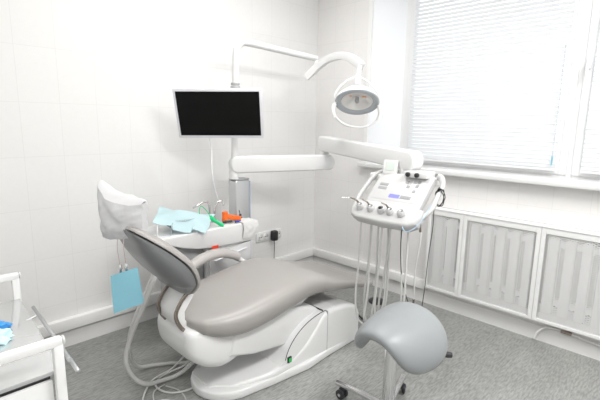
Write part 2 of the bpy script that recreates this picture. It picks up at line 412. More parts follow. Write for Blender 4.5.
def radiator(y0, n, lab):
    t = thing('radiator', lab, 'radiator', (.05, y0-n*.045, .19), 'cast radiators behind the mesh covers')
    for k in range(n):
        yc = y0-.045-k*.09
        bm = NB()
        box(bm, (-.035, yc-.027, .2), (.03, yc+.027, .70), .012, 2); box(bm, (.04, yc-.012, .22), (.08, yc+.012, .68), .008, 2)
        cyl(bm, (.05, yc-.045, .26), (.05, yc+.045, .26), .024, 12); cyl(bm, (.05, yc-.045, .65), (.05, yc+.045, .65), .024, 12)
        obj('radiator_section', bm, SATIN, t, 40)
    return t
radiator(-1.26, 2, 'white ribbed radiator behind the narrow left mesh bay')
radiator(-1.53, 5, 'white ribbed radiator behind the middle mesh bay')
radiator(-2.03, 5, 'white ribbed radiator behind the right mesh bay')
bm = NB(); tube(bm, [(-.06, -2.035, .02), (-.05, -2.05, .07), (-.035, -2.1, .115), (-.03, -2.2, .118), (-.03, -2.35, .10), (-.03, -2.6, .085), (-.03, -2.9, .08)], .008)
t = tag(obj('white_cable', bm, HOSEW, None, 60), 'thick white cable curling down over the skirting under the right radiator cover', 'cable')
bm = NB(); box(bm, (-.045, -2.235, .108), (-.022, -2.175, .125), .002); obj('cable_clip', bm, mat('brown_clip', (.28, .22, .19), .5), t)

# ------------------------------------------------------------------ sockets on the back wall
t = thing('socket_strip', 'white horizontal strip of wall sockets low on the back wall', 'socket', (-.59, 0, .37))
bm = NB(); box(bm, (-.735, -.014, .368), (-.445, -.0005, .450), .004); obj('plate', bm, WP, t, 30)
for x in (-.695, -.63, -.56, -.487):
    bm = NB(); lathe(bm, [(0, .004), (.019, .004), (.021, .002), (.025, .0), (.027, .006), (.024, .009)], (x, -.012, .409), (0, -1, 0), 24); s = obj('socket_outlet', bm, WPW, t, 50)
    bm = NB(); cyl(bm, (x-.01, -.015, .409), (x-.01, -.0195, .409), .0045, 8); cyl(bm, (x+.01, -.015, .409), (x+.01, -.0195, .409), .0045, 8); obj('pin_hole', bm, BLACK, s)
t = thing('power_plug', 'black power adapter plugged into the wall sockets with its cord hanging', 'plug', (-.56, -.03, .36))
bm = NB(); box(bm, (-.59, -.075, .365), (-.535, -.022, .455), .012, 3); obj('adapter_body', bm, BLACK, t, 40)
bm = NB(); tube(bm, [(-.563, -.05, .368), (-.563, -.05, .30), (-.565, -.05, .2), (-.57, -.06, .08), (-.6, -.08, .005)], .0028, 6); obj('cord', bm, BLACK, t, 60)

# ------------------------------------------------------------------ dental chair
ch = thing('dental_chair', 'reclining taupe dental chair on a white pedestal base', 'dental chair', (-1.45, -.95, 0))
# plinth
bm = NB()
out = []
for k in range(13):
    a = PI/2 + PI*k/12; out.append((-1.78 + .20*math.cos(a)*1.0, -.97 + .2*math.sin(a)*1.0))
out = [(-.862, -.72), (-1.3, -.70), (-1.6, -.735)] + [(-1.74+.205*math.cos(a), -.99+.195*math.sin(a)) for a in [PI/2+PI*k/12 for k in range(1, 12)]] + [(-1.63, -1.205), (-1.36, -1.238), (-1.174, -1.222), (-.862, -1.212)]
prism(bm, out, 'z', 0, .05, .012, 3)
obj('plinth', bm, WP, ch, 50)
# skirt sloping from the plinth up to the block
def ringrect(x, y0, y1, z0, z1, r=.03, n=5):
    pts = []
    for cy, cz, a0 in ((y1-r, z1-r, 0), (y0+r, z1-r, PI/2), (y0+r*.2, z0+r*.2, PI), (y1-r*.2, z0+r*.2, 3*PI/2)):
        rr = r if a0 < PI else r*.2
        for k in range(n+1):
            a = a0+PI/2*k/n; pts.append((x, cy+rr*math.cos(a), cz+rr*math.sin(a)))
    return pts
bm = NB()
tab = [(-1.90, .08, .03), (-1.8, .17, .062), (-1.62, .235, .078), (-1.48, .245, .10), (-1.36, .25, .15), (-1.27, .252, .225), (-1.20, .252, .29), (-1.12, .252, .296), (-1.0, .252, .285), (-.92, .252, .258), (-.885, .25, .235), (-.868, .245, .205)]
rs = []
for k in range(49):
    x = -1.90 + (1.90-.868)*k/48; hw, zt = sm_tab(tab, x); rs.append(ringrect(x, -.965-hw, -.965+hw, .03, max(zt, .055), min(.03, (zt-.03)*.45)))
loft(bm, rs); obj('base_cover', bm, WP, ch, 50)
bm = NB(); box(bm, (-1.186, -1.2185, .035), (-1.183, -.71, .297)); o = obj('panel_seam', bm, GREYP, ch)
bm = NB()
pts = [(-1.50, -1.214, .135), (-1.47, -1.214, .18), (-1.42, -1.214, .235), (-1.36, -1.214, .275), (-1.30, -1.214, .302), (-1.23, -1.214, .312)]
# arm column cheek (second arc shell around the lift arm)
bm = NB()
arc = [(-1.56, .08)] + [(-1.19-.33*math.cos(a), .075+.225*math.sin(a)) for a in [PI/2*k/10 for k in range(1, 11)]] + [(-1.1, .30), (-1.1, .05)]
prism(bm, arc, 'y', -1.205, -.73, .014, 3); obj('lift_cowl', bm, WP, ch, 40)
bm = NB(); tube(bm, [(x, -1.2055, z) for x, z in arc[1:11]], .0022, 6); tube(bm, [(-1.21, -1.20, .302), (-1.21, -1.0, .305), (-1.21, -.76, .303)], .004, 6); obj('cowl_gap', bm, BLACK, ch)
bm = NB(); box(bm, (-1.502, -1.213, .088), (-1.474, -1.2, .122), .003); sw = obj('power_switch', bm, BLACK, ch, 30)
bm = NB(); box(bm, (-1.497, -1.2155, .094), (-1.481, -1.2125, .116), .001); obj('switch_rocker', bm, mat('green_switch', (.01, .22, .05), .3, emit=(.02, .6, .1), estr=.25), sw)
# lift arm
bm = NB(); prism(bm, [(-1.86, .25), (-1.7, .20), (-1.45, .165), (-1.2, .15), (-1.12, .24), (-1.25, .33), (-1.5, .40), (-1.8, .42)], 'y', -1.165, -.75, .02, 3); obj('lift_arm', bm, WP, ch, 40)
# seat pan (white carrier)
bm = NB(); rs = []
tab = [(-2.055, .13, .335, .42), (-2.045, .155, .29, .435), (-2.01, .175, .245, .44), (-1.95, .19, .20, .43), (-1.87, .20, .18, .40), (-1.78, .20, .20, .40), (-1.68, .20, .235, .41), (-1.55, .20, .27, .43), (-1.40, .19, .30, .44), (-1.25, .17, .36, .43), (-1.22, .15, .38, .42)]
for k in range(45):
    x = -2.055 + .835*k/44; hw, z0, z1 = sm_tab(tab, x)
    r = []; zc = (z0+z1)/2; hz = (z1-z0)/2
    for q in range(32):
        a = 2*PI*q/32; r.append((x, -.955+hw*spow(math.cos(a), .45), zc+hz*spow(math.sin(a), .5)))
    rs.append(r)
loft(bm, rs); obj('seat_pan', bm, WP, ch, 50)
# seat cushion with leg section : x -> half width, centre z top, thickness
def cushion(tab, x0, x1, n, yc, dish=.012, pw=.5, ncs=40):
    bm = NB(); rs = []
    for k in range(n+1):
        t = k/n; e = .5-.5*math.cos(PI*t); x = x0+(x1-x0)*e
        hw, zt, th, ysh = sm_tab(tab, x)
        r = []
        for q in range(ncs):
            a = 2*PI*q/ncs; c = spow(math.cos(a), pw); s = spow(math.sin(a), .75)
            y = yc+ysh+hw*c; z = zt-th/2+th/2*s
            if s > 0: z -= dish*(1-c*c)*s
            r.append((x, y, z))
        rs.append(r)
    return loft(bm, rs)
st = [(-2.035, .06, .46, .03, 0), (-2.02, .14, .48, .06, 0), (-1.98, .20, .49, .105, 0), (-1.90, .245, .498, .145, 0), (-1.78, .272, .508, .172, 0), (-1.62, .28, .53, .18, 0), (-1.47, .28, .552, .178, 0), (-1.34, .275, .56, .165, 0), (-1.22, .268, .535, .142, .0), (-1.10, .268, .48, .115, .015), (-.95, .283, .43, .085, .032), (-.80, .298, .388, .074, .048), (-.72, .298, .368, .068, .05), (-.675, .275, .357, .055, .05), (-.65, .20, .352, .03, .05)]
obj('seat_cushion', cushion(st, -2.035, -.655, 70, -.95), VINYL, ch, 70)
# backrest
seam = [(0, -2.025, .585), (.2, -2.018, .66), (.4, -2.055, .745), (.62, -2.125, .822), (.82, -2.20, .885), (1, -2.27, .937)]
wid = [(0, .09, .03), (.08, .145, .045), (.22, .195, .07), (.45, .21, .088), (.7, .185, .072), (.9, .145, .035), (.97, .118, .02), (1, .085, .01)]
def back_ring(t, part):
    x, z = sm_tab(seam, t); x2, z2 = sm_tab(seam, min(1, t+.01)); x1, z1 = sm_tab(seam, max(0, t-.01))
    d = V((x2-x1, 0, z2-z1)).normalized(); n = V((d.z, 0, -d.x))          # front normal
    hw, tb = sm_tab(wid, t); r = []
    N = 36
    for q in range(N):
        a = 2*PI*q/N; c = spow(math.cos(a), .6); s = math.sin(a)
        if part == 'shell': off = tb*spow(s, .8) if s < 0 else .004*s
        else: off = .034*spow(s, .6) if s > 0 else .006*s
        k = 1.0 if part == 'shell' else 1.035
        off *= 1-.75*max(t, 1-t*1.2)**10; r.append(V((x, -.95, z)) + V((0, 1, 0))*hw*c*k + n*(off+(.0 if part == 'shell' else .009)))
    return r
bm = NB(); loft(bm, [back_ring(.06+.94*k/36, 'shell') for k in range(37)]); obj('backrest_shell', bm, SHELL, ch, 60)
bm = NB(); loft(bm, [back_ring(k/36, 'pad') for k in range(37)]); obj('backrest_cushion', bm, VINYL, ch, 60)
# back bracket
bm = NB(); prism(bm, [(-2.02, .60), (-2.075, .52), (-2.075, .46), (-2.03, .41), (-1.99, .42), (-2.03, .47), (-2.03, .51), (-1.98, .58)], 'y', -1.06, -.905, .006); obj('back_bracket', bm, WP, ch, 40)
for y in (-.90, -1.066):
    bm = NB(); sqtube(bm, [(-2.01, y, .61), (-2.055, y, .565), (-2.082, y, .51), (-2.06, y, .445), (-2.005, y, .385)], .010, .018, (1, 0, .3), sm=True, bev=.003); obj('bracket_rail', bm, BRONZE, ch, 40)
bm = NB(); cyl(bm, (-2.012, -1.08, .388), (-2.012, -1.05, .388), .013, 16); obj('rail_bolt', bm, CHROME, ch, 50)
# armrest, far side
bm = NB(); tube(bm, [(-1.87, -.70, .47), (-1.81, -.68, .535), (-1.74, -.665, .575), (-1.64, -.655, .60), (-1.54, -.65, .598), (-1.45, -.65, .567), (-1.415, -.65, .548)], .033, 14, flat=.8); obj('armrest', bm, ARMV, ch, 60)
bm = NB(); tube(bm, [(-1.43, -.65, .545), (-1.38, -.655, .51), (-1.34, -.67, .46), (-1.33, -.69, .40)], .017, 12); obj('armrest_bracket', bm, WP, ch, 60)
# headrest pad + stem
bm = NB(); tube(bm, [(-2.25, -.95, .90), (-2.275, -.95, .935), (-2.24, -.95, .97)], .012, 10, flat=2.2, upv=(0, 1, 0)); obj('headrest_stem', bm, BRONZE, ch, 50)
bm = NB(); bmesh.ops.create_uvsphere(bm, u_segments=24, v_segments=14, radius=1)
for v in bm.verts:
    c = v.co; p = V((spow(c.x, .7)*.014, spow(c.y, .7)*.08, spow(c.z, .7)*.05)); a = math.radians(-22)
    v.co = V((p.x*math.cos(a)+p.z*math.sin(a)-2.255-.37*(p.y), p.y-.935, -p.x*math.sin(a)+p.z*math.cos(a)+.99))
obj('headrest_pad', bm, VINYL, ch, 60)

# disposable cover on the headrest
A = {'ft': V((-2.345, -.80, 1.135)), 'nt': V((-2.225, -1.075, 1.075)), 'nb': V((-2.20, -1.075, .955)), 'fb': V((-2.345, -.80, .885))}
def bag(u, v, side):
    p = bilin((-2.285, -.835, .88), (-2.20, -1.05, .915), (-2.20, -1.055, 1.05), (-2.285, -.82, 1.13), u, v)
    b = math.sin(PI*min(1, max(0, u)))**.6*math.sin(PI*min(1, v*.8+.1))**.6
    p.z -= .028*math.sin(PI*u)**1.0*v + .03*max(0, .35-abs(u-.22))*v*2
    wv = noise.noise(V((u*4, v*4, side*3)))*.012 + noise.noise(V((u*10, v*9, side)))*.004
    return p + V((.9, 0, .35))*(side*(.012+.055*b)+wv)
bm = NB(); sheet(bm, lambda u, v: bag(u, v, 1), 26, 22, .001); sheet(bm, lambda u, v: bag(u, v, -1), 26, 22, .001)
# closed top and side folds
sheet(bm, lambda u, v: bag(u, 1, 1)*(1-v)+bag(u, 1, -1)*v+V((0, 0, .006))*math.sin(PI*v), 26, 4, .001)
sheet(bm, lambda u, v: bag(0, u, 1)*(1-v)+bag(0, u, -1)*v, 22, 4, .001); sheet(bm, lambda u, v: bag(1, u, 1)*(1-v)+bag(1, u, -1)*v, 22, 4, .001)
tag(obj('headrest_cover', bm, COVER, None, 60), 'crumpled white disposable cover pulled over the chair headrest', 'headrest cover')

# patient bib hanging by clips from the headrest
t = thing('patient_bib', 'folded light blue paper bib hanging on two clips behind the headrest', 'bib', (-2.33, -1.06, .62))
bib = [(-2.347, -1.035, .762), (-2.262, -1.10, .795), (-2.262, -1.14, .655), (-2.348, -1.062, .612)]
for k in range(2):
    bm = NB(); sheet(bm, lambda u, v: bilin(bib[0], bib[1], bib[2], bib[3], u, v)+V((-.5, -.6, 0))*(.006*math.sin(u*4+v*3)*.5+.004)*k+V((-.006, .0, -.003))*k*v, 8, 12, .0012); obj('paper_layer', bm, MASKB, t, 60)
for a, b in (((-2.305, -1.02, .905), (-2.312, -1.048, .80)), ((-2.285, -1.035, .915), (-2.295, -1.066, .806))):
    a = V(a); b = V(b)
    bm = NB(); tube(bm, [a, a*.6+b*.4+V((-.004, 0, 0)), b], .0016, 6); cd = obj('bib_chain', bm, mat('chain_pinkish_steel', (.5, .42, .42), .35, .6), t, 60)
    bm = NB(); box(bm, b-V((.005, .004, .032)), b+V((.005, .004, .006)), .002); cyl(bm, b-V((.008, 0, .012)), b+V((.008, 0, -.012)), .004, 8); obj('bib_clip', bm, CHROME, t, 40)

# suction hoses of the chair looping down to the floor on the left
bm = NB(); tube(bm, [(-1.98, -.70, .60), (-2.03, -.72, .53), (-2.1, -.74, .42), (-2.17, -.76, .31), (-2.2, -.76, .2), (-2.17, -.76, .10), (-2.11, -.77, .035), (-2.02, -.77, .0125), (-1.93, -.79, .02), (-1.87, -.82, .07), (-1.83, -.85, .14)], .0115, 12); tag(obj('suction_hose', bm, HOSE, None, 60), 'thick grey suction hose looping widest, nearest the camera, left of the chair', 'hose', 'grey suction hoses looping to the floor')
bm = NB(); tube(bm, [(-1.97, -.66, .60), (-2.02, -.67, .52), (-2.08, -.67, .41), (-2.13, -.66, .28), (-2.12, -.62, .14), (-2.07, -.6, .04), (-1.98, -.60, .0125), (-1.9, -.65, .0125), (-1.85, -.75, .04), (-1.82, -.82, .12)], .0105, 12); tag(obj('suction_hose', bm, HOSE, None, 60), 'grey suction hose of the inner loop, closer to the back wall behind the thicker one', 'hose', 'grey suction hoses looping to the floor')
# thin cords coiled on the floor
def floor_loop(pts, r, lab, z=None, m_=HOSEW):
    bm = NB(); tube(bm, [(x, y, (r if z is None else z)+dz) for x, y, dz in pts], r, 8); return tag(obj('cord', bm, m_, None, 60), lab, 'cord', 'cords coiled on the floor by the chair')
floor_loop([(-1.80, -.80, .14), (-1.87, -.78, .05), (-1.99, -.72, .0), (-2.06, -.78, 0), (-2.04, -.88, 0), (-1.95, -.93, 0), (-1.88, -.90, .0), (-1.84, -.86, .05)], .0055, 'pale cord curving in a loop out from under the seat pan')
floor_loop([(-1.86, -.76, .10), (-1.93, -.72, .02), (-2.06, -.74, .012), (-2.16, -.84, .0), (-2.2, -.95, 0), (-2.17, -1.02, 0), (-2.24, -1.08, 0)], .005, 'pale cord running from the hoses down to the bottom edge')
floor_loop([(-2.02, -.80, .0), (-2.10, -.84, .014), (-2.13, -.93, 0), (-2.08, -1.0, 0), (-2.01, -1.0, 0), (-1.99, -.9, 0), (-2.03, -.83, .012)], .0035, 'thin pale cord in a small closed loop', z=.0035, m_=HOSE)
floor_loop([(-2.28, -1.02, .0), (-2.2, -.93, .012), (-2.12, -.93, .014), (-2.08, -.99, .02), (-2.1, -1.08, .0)], .0065, 'thicker pale cord lying across the others at the bottom edge', z=.0065)
bm = NB(); sheet(bm, lambda u, v: V((-2.135+.10*u-.02*v, -.965-.10*u-.03*v, .022+.03*math.sin(PI*u*.9+.3)+.002)), 10, 4, .003); tag(obj('white_strap', bm, WP, None, 60), 'short wide white strap arching over the floor cords', 'strap')

# ------------------------------------------------------------------ spittoon unit behind the chair
un = thing('dental_unit', 'white dental unit cabinet with sloped drawer fronts behind the chair', 'dental unit', (-1.4, -.4, 0))
bm = NB(); prism(bm, [(-1.86, .722), (-1.86, .70), (-1.80, .665), (-1.72, .635), (-1.62, .61), (-1.5, .597), (-1.19, .59), (-1.175, .60), (-1.175, .722)], 'y', -.53, -.385, .008, 3)
prism(bm, [(-1.85, .722), (-1.85, .70), (-1.72, .64), (-1.6, .61), (-1.45, .61), (-1.45, .722)], 'y', -.40, -.2, .008, 3); obj('worktop', bm, WP, un, 50)
bm = NB(); prism(bm, [(-1.545, .04), (-1.19, .04), (-1.19, .595), (-1.545, .60)], 'y', -.50, -.37, .006); obj('cabinet_body', bm, WP, un, 40)
bm = NB(); box(bm, (-1.74, -.47, .03), (-1.55, -.24, .62), .01); obj('side_column', bm, GREYP, un, 40)
for z0, z1 in ((.42, .565), (.25, .405), (.07, .235)):
    bm = NB(); prism(bm, [(-1.535, z0-.02), (-1.2, z0+.04), (-1.2, z1+.02), (-1.535, z1-.04 if z1 < .5 else z1-.01)], 'y', -.516, -.501, .004); d = obj('drawer_front', bm, WP, un, 40)
    bm = NB(); sqtube(bm, [(-1.50, -.522, z1-.062), (-1.24, -.522, z1-.02)], .012, .01); obj('drawer_handle', bm, BEZEL, d, 40)
bm = NB(); box(bm, (-1.528, -.5345, .565), (-1.478, -.5315, .612), .001); tag(obj('red_tag', bm, RED, None), 'small red square tag stuck on the front of the unit under the worktop', 'tag')
# glass spittoon bowl on worktop
bm = NB(); lathe(bm, [(0, 0), (.03, 0), (.06, .012), (.10, .045), (.118, .075), (.114, .076), (.095, .05), (.055, .018), (0, .01)], (-1.66, -.37, .722), (0, 0, 1), 36); obj('spittoon_bowl', bm, CLEARP, un, 60)
def faucet(x, y, pts, lab):
    bm = NB(); tube(bm, pts, .0065, 10); return obj('water_spout', bm, CHROME, un, 60)
faucet(0, 0, [(-1.43, -.36, .72), (-1.425, -.36, .82), (-1.44, -.365, .86), (-1.475, -.37, .868), (-1.53, -.375, .85), (-1.56, -.38, .842)], '')
faucet(0, 0, [(-1.395, -.37, .72), (-1.39, -.37, .81), (-1.372, -.375, .852), (-1.35, -.38, .862), (-1.335, -.385, .852), (-1.332, -.388, .828)], '')
bm = NB(); cyl(bm, (-1.43, -.36, .72), (-1.43, -.36, .745), .013, 14); cyl(bm, (-1.395, -.37, .72), (-1.395, -.37, .745), .013, 14); obj('spout_base', bm, CHROME, un, 50)
bm = NB(); cyl(bm, (-1.86, -.47, .69), (-1.855, -.47, .80), .006, 10, .002); obj('nozzle', bm, WP, un, 60)
# column
co = thing('support_column', 'square brushed metal column standing behind the unit worktop', 'column', (-1.19, -.335, 0))
bm = NB(); box(bm, (-1.215, -.372, 0), (-1.088, -.28, .985), .012, 3); obj('post', bm, ALU, co, 40)
bm = NB(); box(bm, (-1.087, -.368, .01), (-1.081, -.284, .975), .002); obj('blue_side_strip', bm, mat('blue_grey_strip', (.35, .45, .62), .35), co, 40)
bm = NB(); box(bm, (-1.213, -.370, .985), (-1.09, -.282, .995), .004); obj('top_cap', bm, GREYP, co, 40)
bm = NB(); cyl(bm, (-1.205, -.33, .995), (-1.205, -.33, 1.05), .03, 24); obj('swivel_collar', bm, WP, co, 50)

# ------------------------------------------------------------------ delivery unit: two arms and instrument head
du = thing('instrument_delivery_unit', 'white instrument console with five hanging handpieces on a jointed white arm', 'delivery unit', (-.97, -1.5, .9))
def arm(a, b, w_, h_, nm, endr):
    a = V(a); b = V(b); bm = NB(); d = (b-a).normalized(); s = V((0, 0, 1)).cross(d)
    L = (b-a).length; mt = M4((d, s, V((0, 0, 1)))).transposed().to_4x4(); mt.translation = a
    b2 = NB(); n = 10; pl = [(h_/2*math.cos(t)*-1*.9, h_/2*math.sin(t)) for t in [PI/2-PI*k/n for k in range(n+1)]]
    pts = [(-p[0]*-1, p[1]) for p in pl]
    pts = [(-h_/2*.8*math.sin(PI*k/n), h_/2*math.cos(PI*k/n)) for k in range(n+1)] + [(L+h_/2*.8*math.sin(PI*k/n), -h_/2*math.cos(PI*k/n)) for k in range(n+1)]
    prism(b2, pts, 'y', -w_/2, w_/2, .012, 3); merge(bm, b2, mt)
    return obj(nm, bm, WP, du, 40)
arm((-1.19, -.345, 1.096), (-.475, -.568, 1.09), .075, .118, 'lower_arm', 1)
bm = NB(); cyl(bm, (-.50, -.56, 1.10), (-.50, -.56, 1.2), .03, 20); obj('elbow_joint', bm, WP, du, 50); bm = NB(); cyl(bm, (-1.205, -.34, .996), (-1.205, -.34, 1.08), .032, 20); obj('shoulder_joint', bm, WP, du, 50)
arm((-.495, -.55, 1.235), (-.805, -1.50, 1.185), .085, .112, 'upper_arm', 1)
bm = NB(); cyl(bm, (-.80, -1.45, 1.06), (-.80, -1.45, 1.16), .032, 20); obj('head_joint', bm, WP, du, 50)
# head frame : u 0..1 along -Y from y=-1.25, v 0..1 up the slope, n outwards
O = V((-1.045, -1.272, .925)); E1 = V((.012, -1, .0)).normalized(); E2 = V((.70, -.0, .714)).normalized(); E3 = E1.cross(E2).normalized()
if E3.x > 0: E3 = -E3
WD, HT = .425, .265
def hp(u, v, n=0): return O + E1*WD*u + E2*HT*v + E3*n
HM = M4((E1, E2, E3)).transposed().to_4x4(); HM.translation = O
def hbox(bm, u0, u1, v0, v1, n0, n1, bev=0): 
    return box(bm, (min(u0,u1)*WD, v0*HT, n0), (max(u0,u1)*WD, v1*HT, n1), bev, 3, HM)
bm = NB(); hbox(bm, .13, .93, .10, 1.0, -.05, 0, .012); obj('console_body', bm, CONS, du, 40)
bm = NB(); b2 = NB()
pts = [(-.0*WD, -.03), (.03*WD, -.06), (.12*WD, -.075), (.5*WD, -.082), (.9*WD, -.075), (.99*WD, -.05), (1.02*WD, -.0), (1.0*WD, .04), (.5*WD, .05), (.0*WD, .045), (-.02*WD, .01)]
prism(b2, pts, 'z', -.055, .012, .016, 3); merge(bm, b2, HM); obj('holder_rail', bm, CONS, du, 40)
bm = NB(); hbox(bm, .19, .86, .27, .93, 0, .0015, .0005); pn = obj('keypad_panel', bm, CONS, du, 40)
bm = NB(); hbox(bm, .44, .59, .34, .43, .0012, .003); obj('display', bm, LCD, pn)
for (u, v, wu, hv) in [(.285, .66, .10, .05), (.285, .56, .10, .05), (.60, .78, .038, .055), (.645, .66, .038, .05), (.71, .80, .038, .055), (.765, .81, .034, .055), (.76, .70, .034, .055), (.75, .56, .034, .055), (.63, .385, .036, .06), (.68, .385, .036, .06), (.73, .385, .036, .06)]:
    bm = NB(); hbox(bm, u-wu*.65, u+wu*.65, v-hv*.65, v+hv*.65, .001, .0035, .0006); obj('key', bm, KEY, pn, 30)
for i in range(6):
    u = .36+.035*(i % 3); v = .62+.1*(i//3)
    bm = NB(); hbox(bm, u-.008, u+.008, v-.02, v+.02, .001, .0022); obj('small_key', bm, BEZEL, pn)
for s, us in ((0, (.02, -.035, .01, .13)), (1, (.985, 1.055, 1.05, .94))):
    bm = NB(); tube(bm, [hp(us[0], .0, -.02), hp(us[1], .25, -.02), hp(us[1]*.6+us[2]*.4, .6, -.02), hp(us[2], .85, -.02), hp((us[2]+us[3])/2, 1.02, -.02), hp(us[3], 1.06, -.02)], .013, 12, flat=1.5); obj('side_handle', bm, CONS, du, 60)
bm = NB(); box(bm, (-.86, -1.66, 1.055), (-.76, -1.24, 1.10), .012, 3); obj('console_top', bm, WP, du, 40)
HX = [(.14, 1), (.31, 1), (.47, 0), (.60, 1), (.76, 0)]
for i, (u, kd) in enumerate(HX):
    c = hp(u, -.05, .012)
    bm = NB(); lathe(bm, [(.012, -.02), (.012, .018), (.016, .024), (.021, .02), (.022, 0), (.018, -.02), (.012, -.02)], c, (E3*.75+V((0, 0, .55))).normalized(), 20); hd = obj('instrument_holder', bm, CONS, du, 50)
    ax = (E3*.8+V((0, .2, .62))).normalized()
    bm = NB(); p0 = c-V((0, 0, .045))+V((.012, 0, 0)); cyl(bm, p0, c+ax*.028, .0085, 12, .001)
    tip = obj('handpiece', bm, CHROME if i != 2 else BLACK, du, 50)
    if kd:
        bm = NB(); q = c+ax*.026; tube(bm, [q, q+V((-.012, .01, .02)), q+V((-.03, .03+.01*(i == 0), .032))], .0055, 8, radii=(.006, .003)); obj('handpiece_nose', bm, BRONZE, tip, 60)
    if i == 0:
        bm = NB(); cyl(bm, q+V((-.03, .04, .032)), q+V((-.06, .075, .030)), .0015, 8); obj('steel_tip', bm, CHROME, tip, 60)
hz = [(.36, .10), (.33, .12), (.2, .13), (.26, .02), (.15, .05)]
for i, (u, kd) in enumerate(HX):
    c = hp(u, -.05, .012); p0 = c-V((-.012, 0, .045)); zb, sp = hz[i]
    dy = [.02, .03, .02, .05, -.03][i]; q = hp([.26, .38, .53, .56, .82][i], -.12, -.06)
    pts = [p0+V((0, 0, .01)), p0-V((0, 0, .10)), p0+V((.02, dy*.5+.01, -.3)), p0+V((.03, dy+.02, -.52)), p0+V((.05, dy+.01, -.66)), p0+V((.08, dy-.03, -.70)), q+V((.0, .02, -.60)), q+V((0, .0, -.42)), q+V((0, 0, -.2)), q]
    bm = NB(); tube(bm, pts, .0058, 8); obj('instrument_hose', bm, HOSE if i % 2 else HOSEW, du, 60)
# small readout and knob box on top
t = thing('small_display', 'tilted white framed readout standing on top of the instrument console', 'display', (-.87, -1.38, 1.10))
RM = M4.Translation((-.86, -1.385, 1.10)) @ Euler((0, 0, math.radians(12))).to_matrix().to_4x4() @ Euler((0, math.radians(12), 0)).to_matrix().to_4x4()
bm = NB(); box(bm, (-.012, -.042, 0), (.012, .042, .085), .005, 2, RM); obj('frame', bm, WP, t, 40)
bm = NB(); box(bm, (-.0135, -.029, .022), (-.012, .029, .072), .0005, 1, RM); obj('screen', bm, LCDG, t)
t = thing('knob_box', 'flat white box with two black knobs on the right top of the console', 'control box', (-.85, -1.57, 1.10))
bm = NB(); box(bm, (-.90, -1.64, 1.101), (-.80, -1.50, 1.135), .005); obj('case', bm, WP, t, 40)
for y in (-1.53, -1.585):
    bm = NB(); cyl(bm, (-.90, y, 1.118), (-.915, y, 1.118), .013, 16, .002); obj('knob', bm, BLACK, t, 50)
# black cable coil
bm = NB(); rp = hp(1.05, .70, -.01)
pts = []
for k in range(34):
    a = k*.62; pts.append(rp+V((-.01+.004*math.sin(k*1.7), -.012+.022*math.cos(a)+.005*math.sin(k), -.035+.045*math.sin(a)+.004*math.cos(k*2.1))))
pts += [rp+V((.0, .02, -.10)), rp+V((.02, .03, -.2)), rp+V((.03, .05, -.4)), rp+V((.03, .06, -.6)), rp+V((.03, .08, -.80)), rp+V((.0, .10, -1.0))]
pts[-1].z = .02
tube(bm, pts, .0024, 6, n=4); tag(obj('black_cable', bm, BLACK, None, 60), 'thin black cable bundled in loops at the right end of the console', 'cable')
bm = NB(); q = hp(.80, -.1, .01); tube(bm, [q, q+V((0, .005, -.15)), q+V((.04, .01, -.34)), q+V((.09, -.02, -.52)), q+V((.15, -.06, -.66)), q+V((.3, -.1, -.84))], .0024, 6); tag(obj('black_cable', bm, BLACK, None, 60), 'thin black cable hanging from the right handpiece down to the floor', 'cable')
# syringe tube clipped at right end
t = thing('saliva_ejector', 'slim white suction tube with red and blue tip hanging at the right of the console', 'suction tube', (-.95, -1.68, .6))
a = hp(.985, .02, .0)+V((0, 0, -.01))
bm = NB(); tube(bm, [a, a+V((.02, .0, -.12)), a+V((.06, .04, -.3)), a+V((.12, .07, -.5))], .0045, 8); obj('tube', bm, WP, t, 60)
bm = NB(); cyl(bm, a, a+V((0, 0, .012)), .006, 10); obj('red_cap', bm, RED, t); bm = NB(); cyl(bm, a+V((0, 0, .0125)), a+V((0, 0, .022)), .006, 10); obj('blue_cap', bm, GLOVE, t)
bm = NB(); tube(bm, [a+V((.12, .07, -.5)), a+V((.135, .08, -.57))], .0065, 8); obj('brown_grip', bm, BRONZE, t, 60); bm = NB(); tube(bm, [a+V((.0, -.003, -.03)), a+V((.01, -.002, -.075))], .0062, 8); obj('brown_grip', bm, BRONZE, t, 60)
bm = NB(); tube(bm, [hp(.80, -.08, .0), hp(.84, -.3, 0), hp(.92, -.38, 0), hp(1.0, -.25, 0), hp(1.04, .0, 0), hp(1.05, .3, 0)], .0018, 6); tag(obj('thin_tube', bm, mat('sky_blue_tube', (.45, .65, .85), .3), None, 60), 'thin sky blue tube looping under the right end of the console', 'tube')

# ------------------------------------------------------------------ lamp on its pole
lp = thing('dental_lamp', 'white operating lamp with loop handle on a tall bent pole', 'lamp', (-1.205, -.40, 1.15))
bm = NB(); tube(bm, [(-1.205, -.345, 1.12), (-1.205, -.36, 1.4), (-1.205, -.37, 1.7), (-1.205, -.375, 1.80), (-1.195, -.378, 1.865), (-1.155, -.38, 1.905), (-1.09, -.38, 1.912), (-.9, -.378, 1.906), (-.65, -.376, 1.896), (-.42, -.375, 1.888)], .023, 16, n=6); obj('pole', bm, WP, lp, 60)
bm = NB(); lathe(bm, [(0, 0), (.031, 0), (.033, .004), (.033, .02), (.031, .024), (0, .024)], (-1.205, -.368, 1.60), (0, 0, 1)); lathe(bm, [(0, 0), (.03, 0), (.03, .012), (0, .012)], (-1.205, -.368, 1.632), (0, 0, 1)); obj('pole_collar', bm, GREYP, lp, 50)
bm = NB(); cyl(bm, (-.425, -.378, 1.885), (-.43, -.385, 1.80), .016, 16); obj('arm_pivot', bm, WP, lp, 50)
bm = NB(); pts = [(-.475, -.32, 1.742), (-.455, -.37, 1.785), (-.445, -.44, 1.835), (-.45, -.54, 1.87), (-.485, -.68, 1.873), (-.53, -.80, 1.843), (-.575, -.91, 1.79), (-.59, -.945, 1.762)]
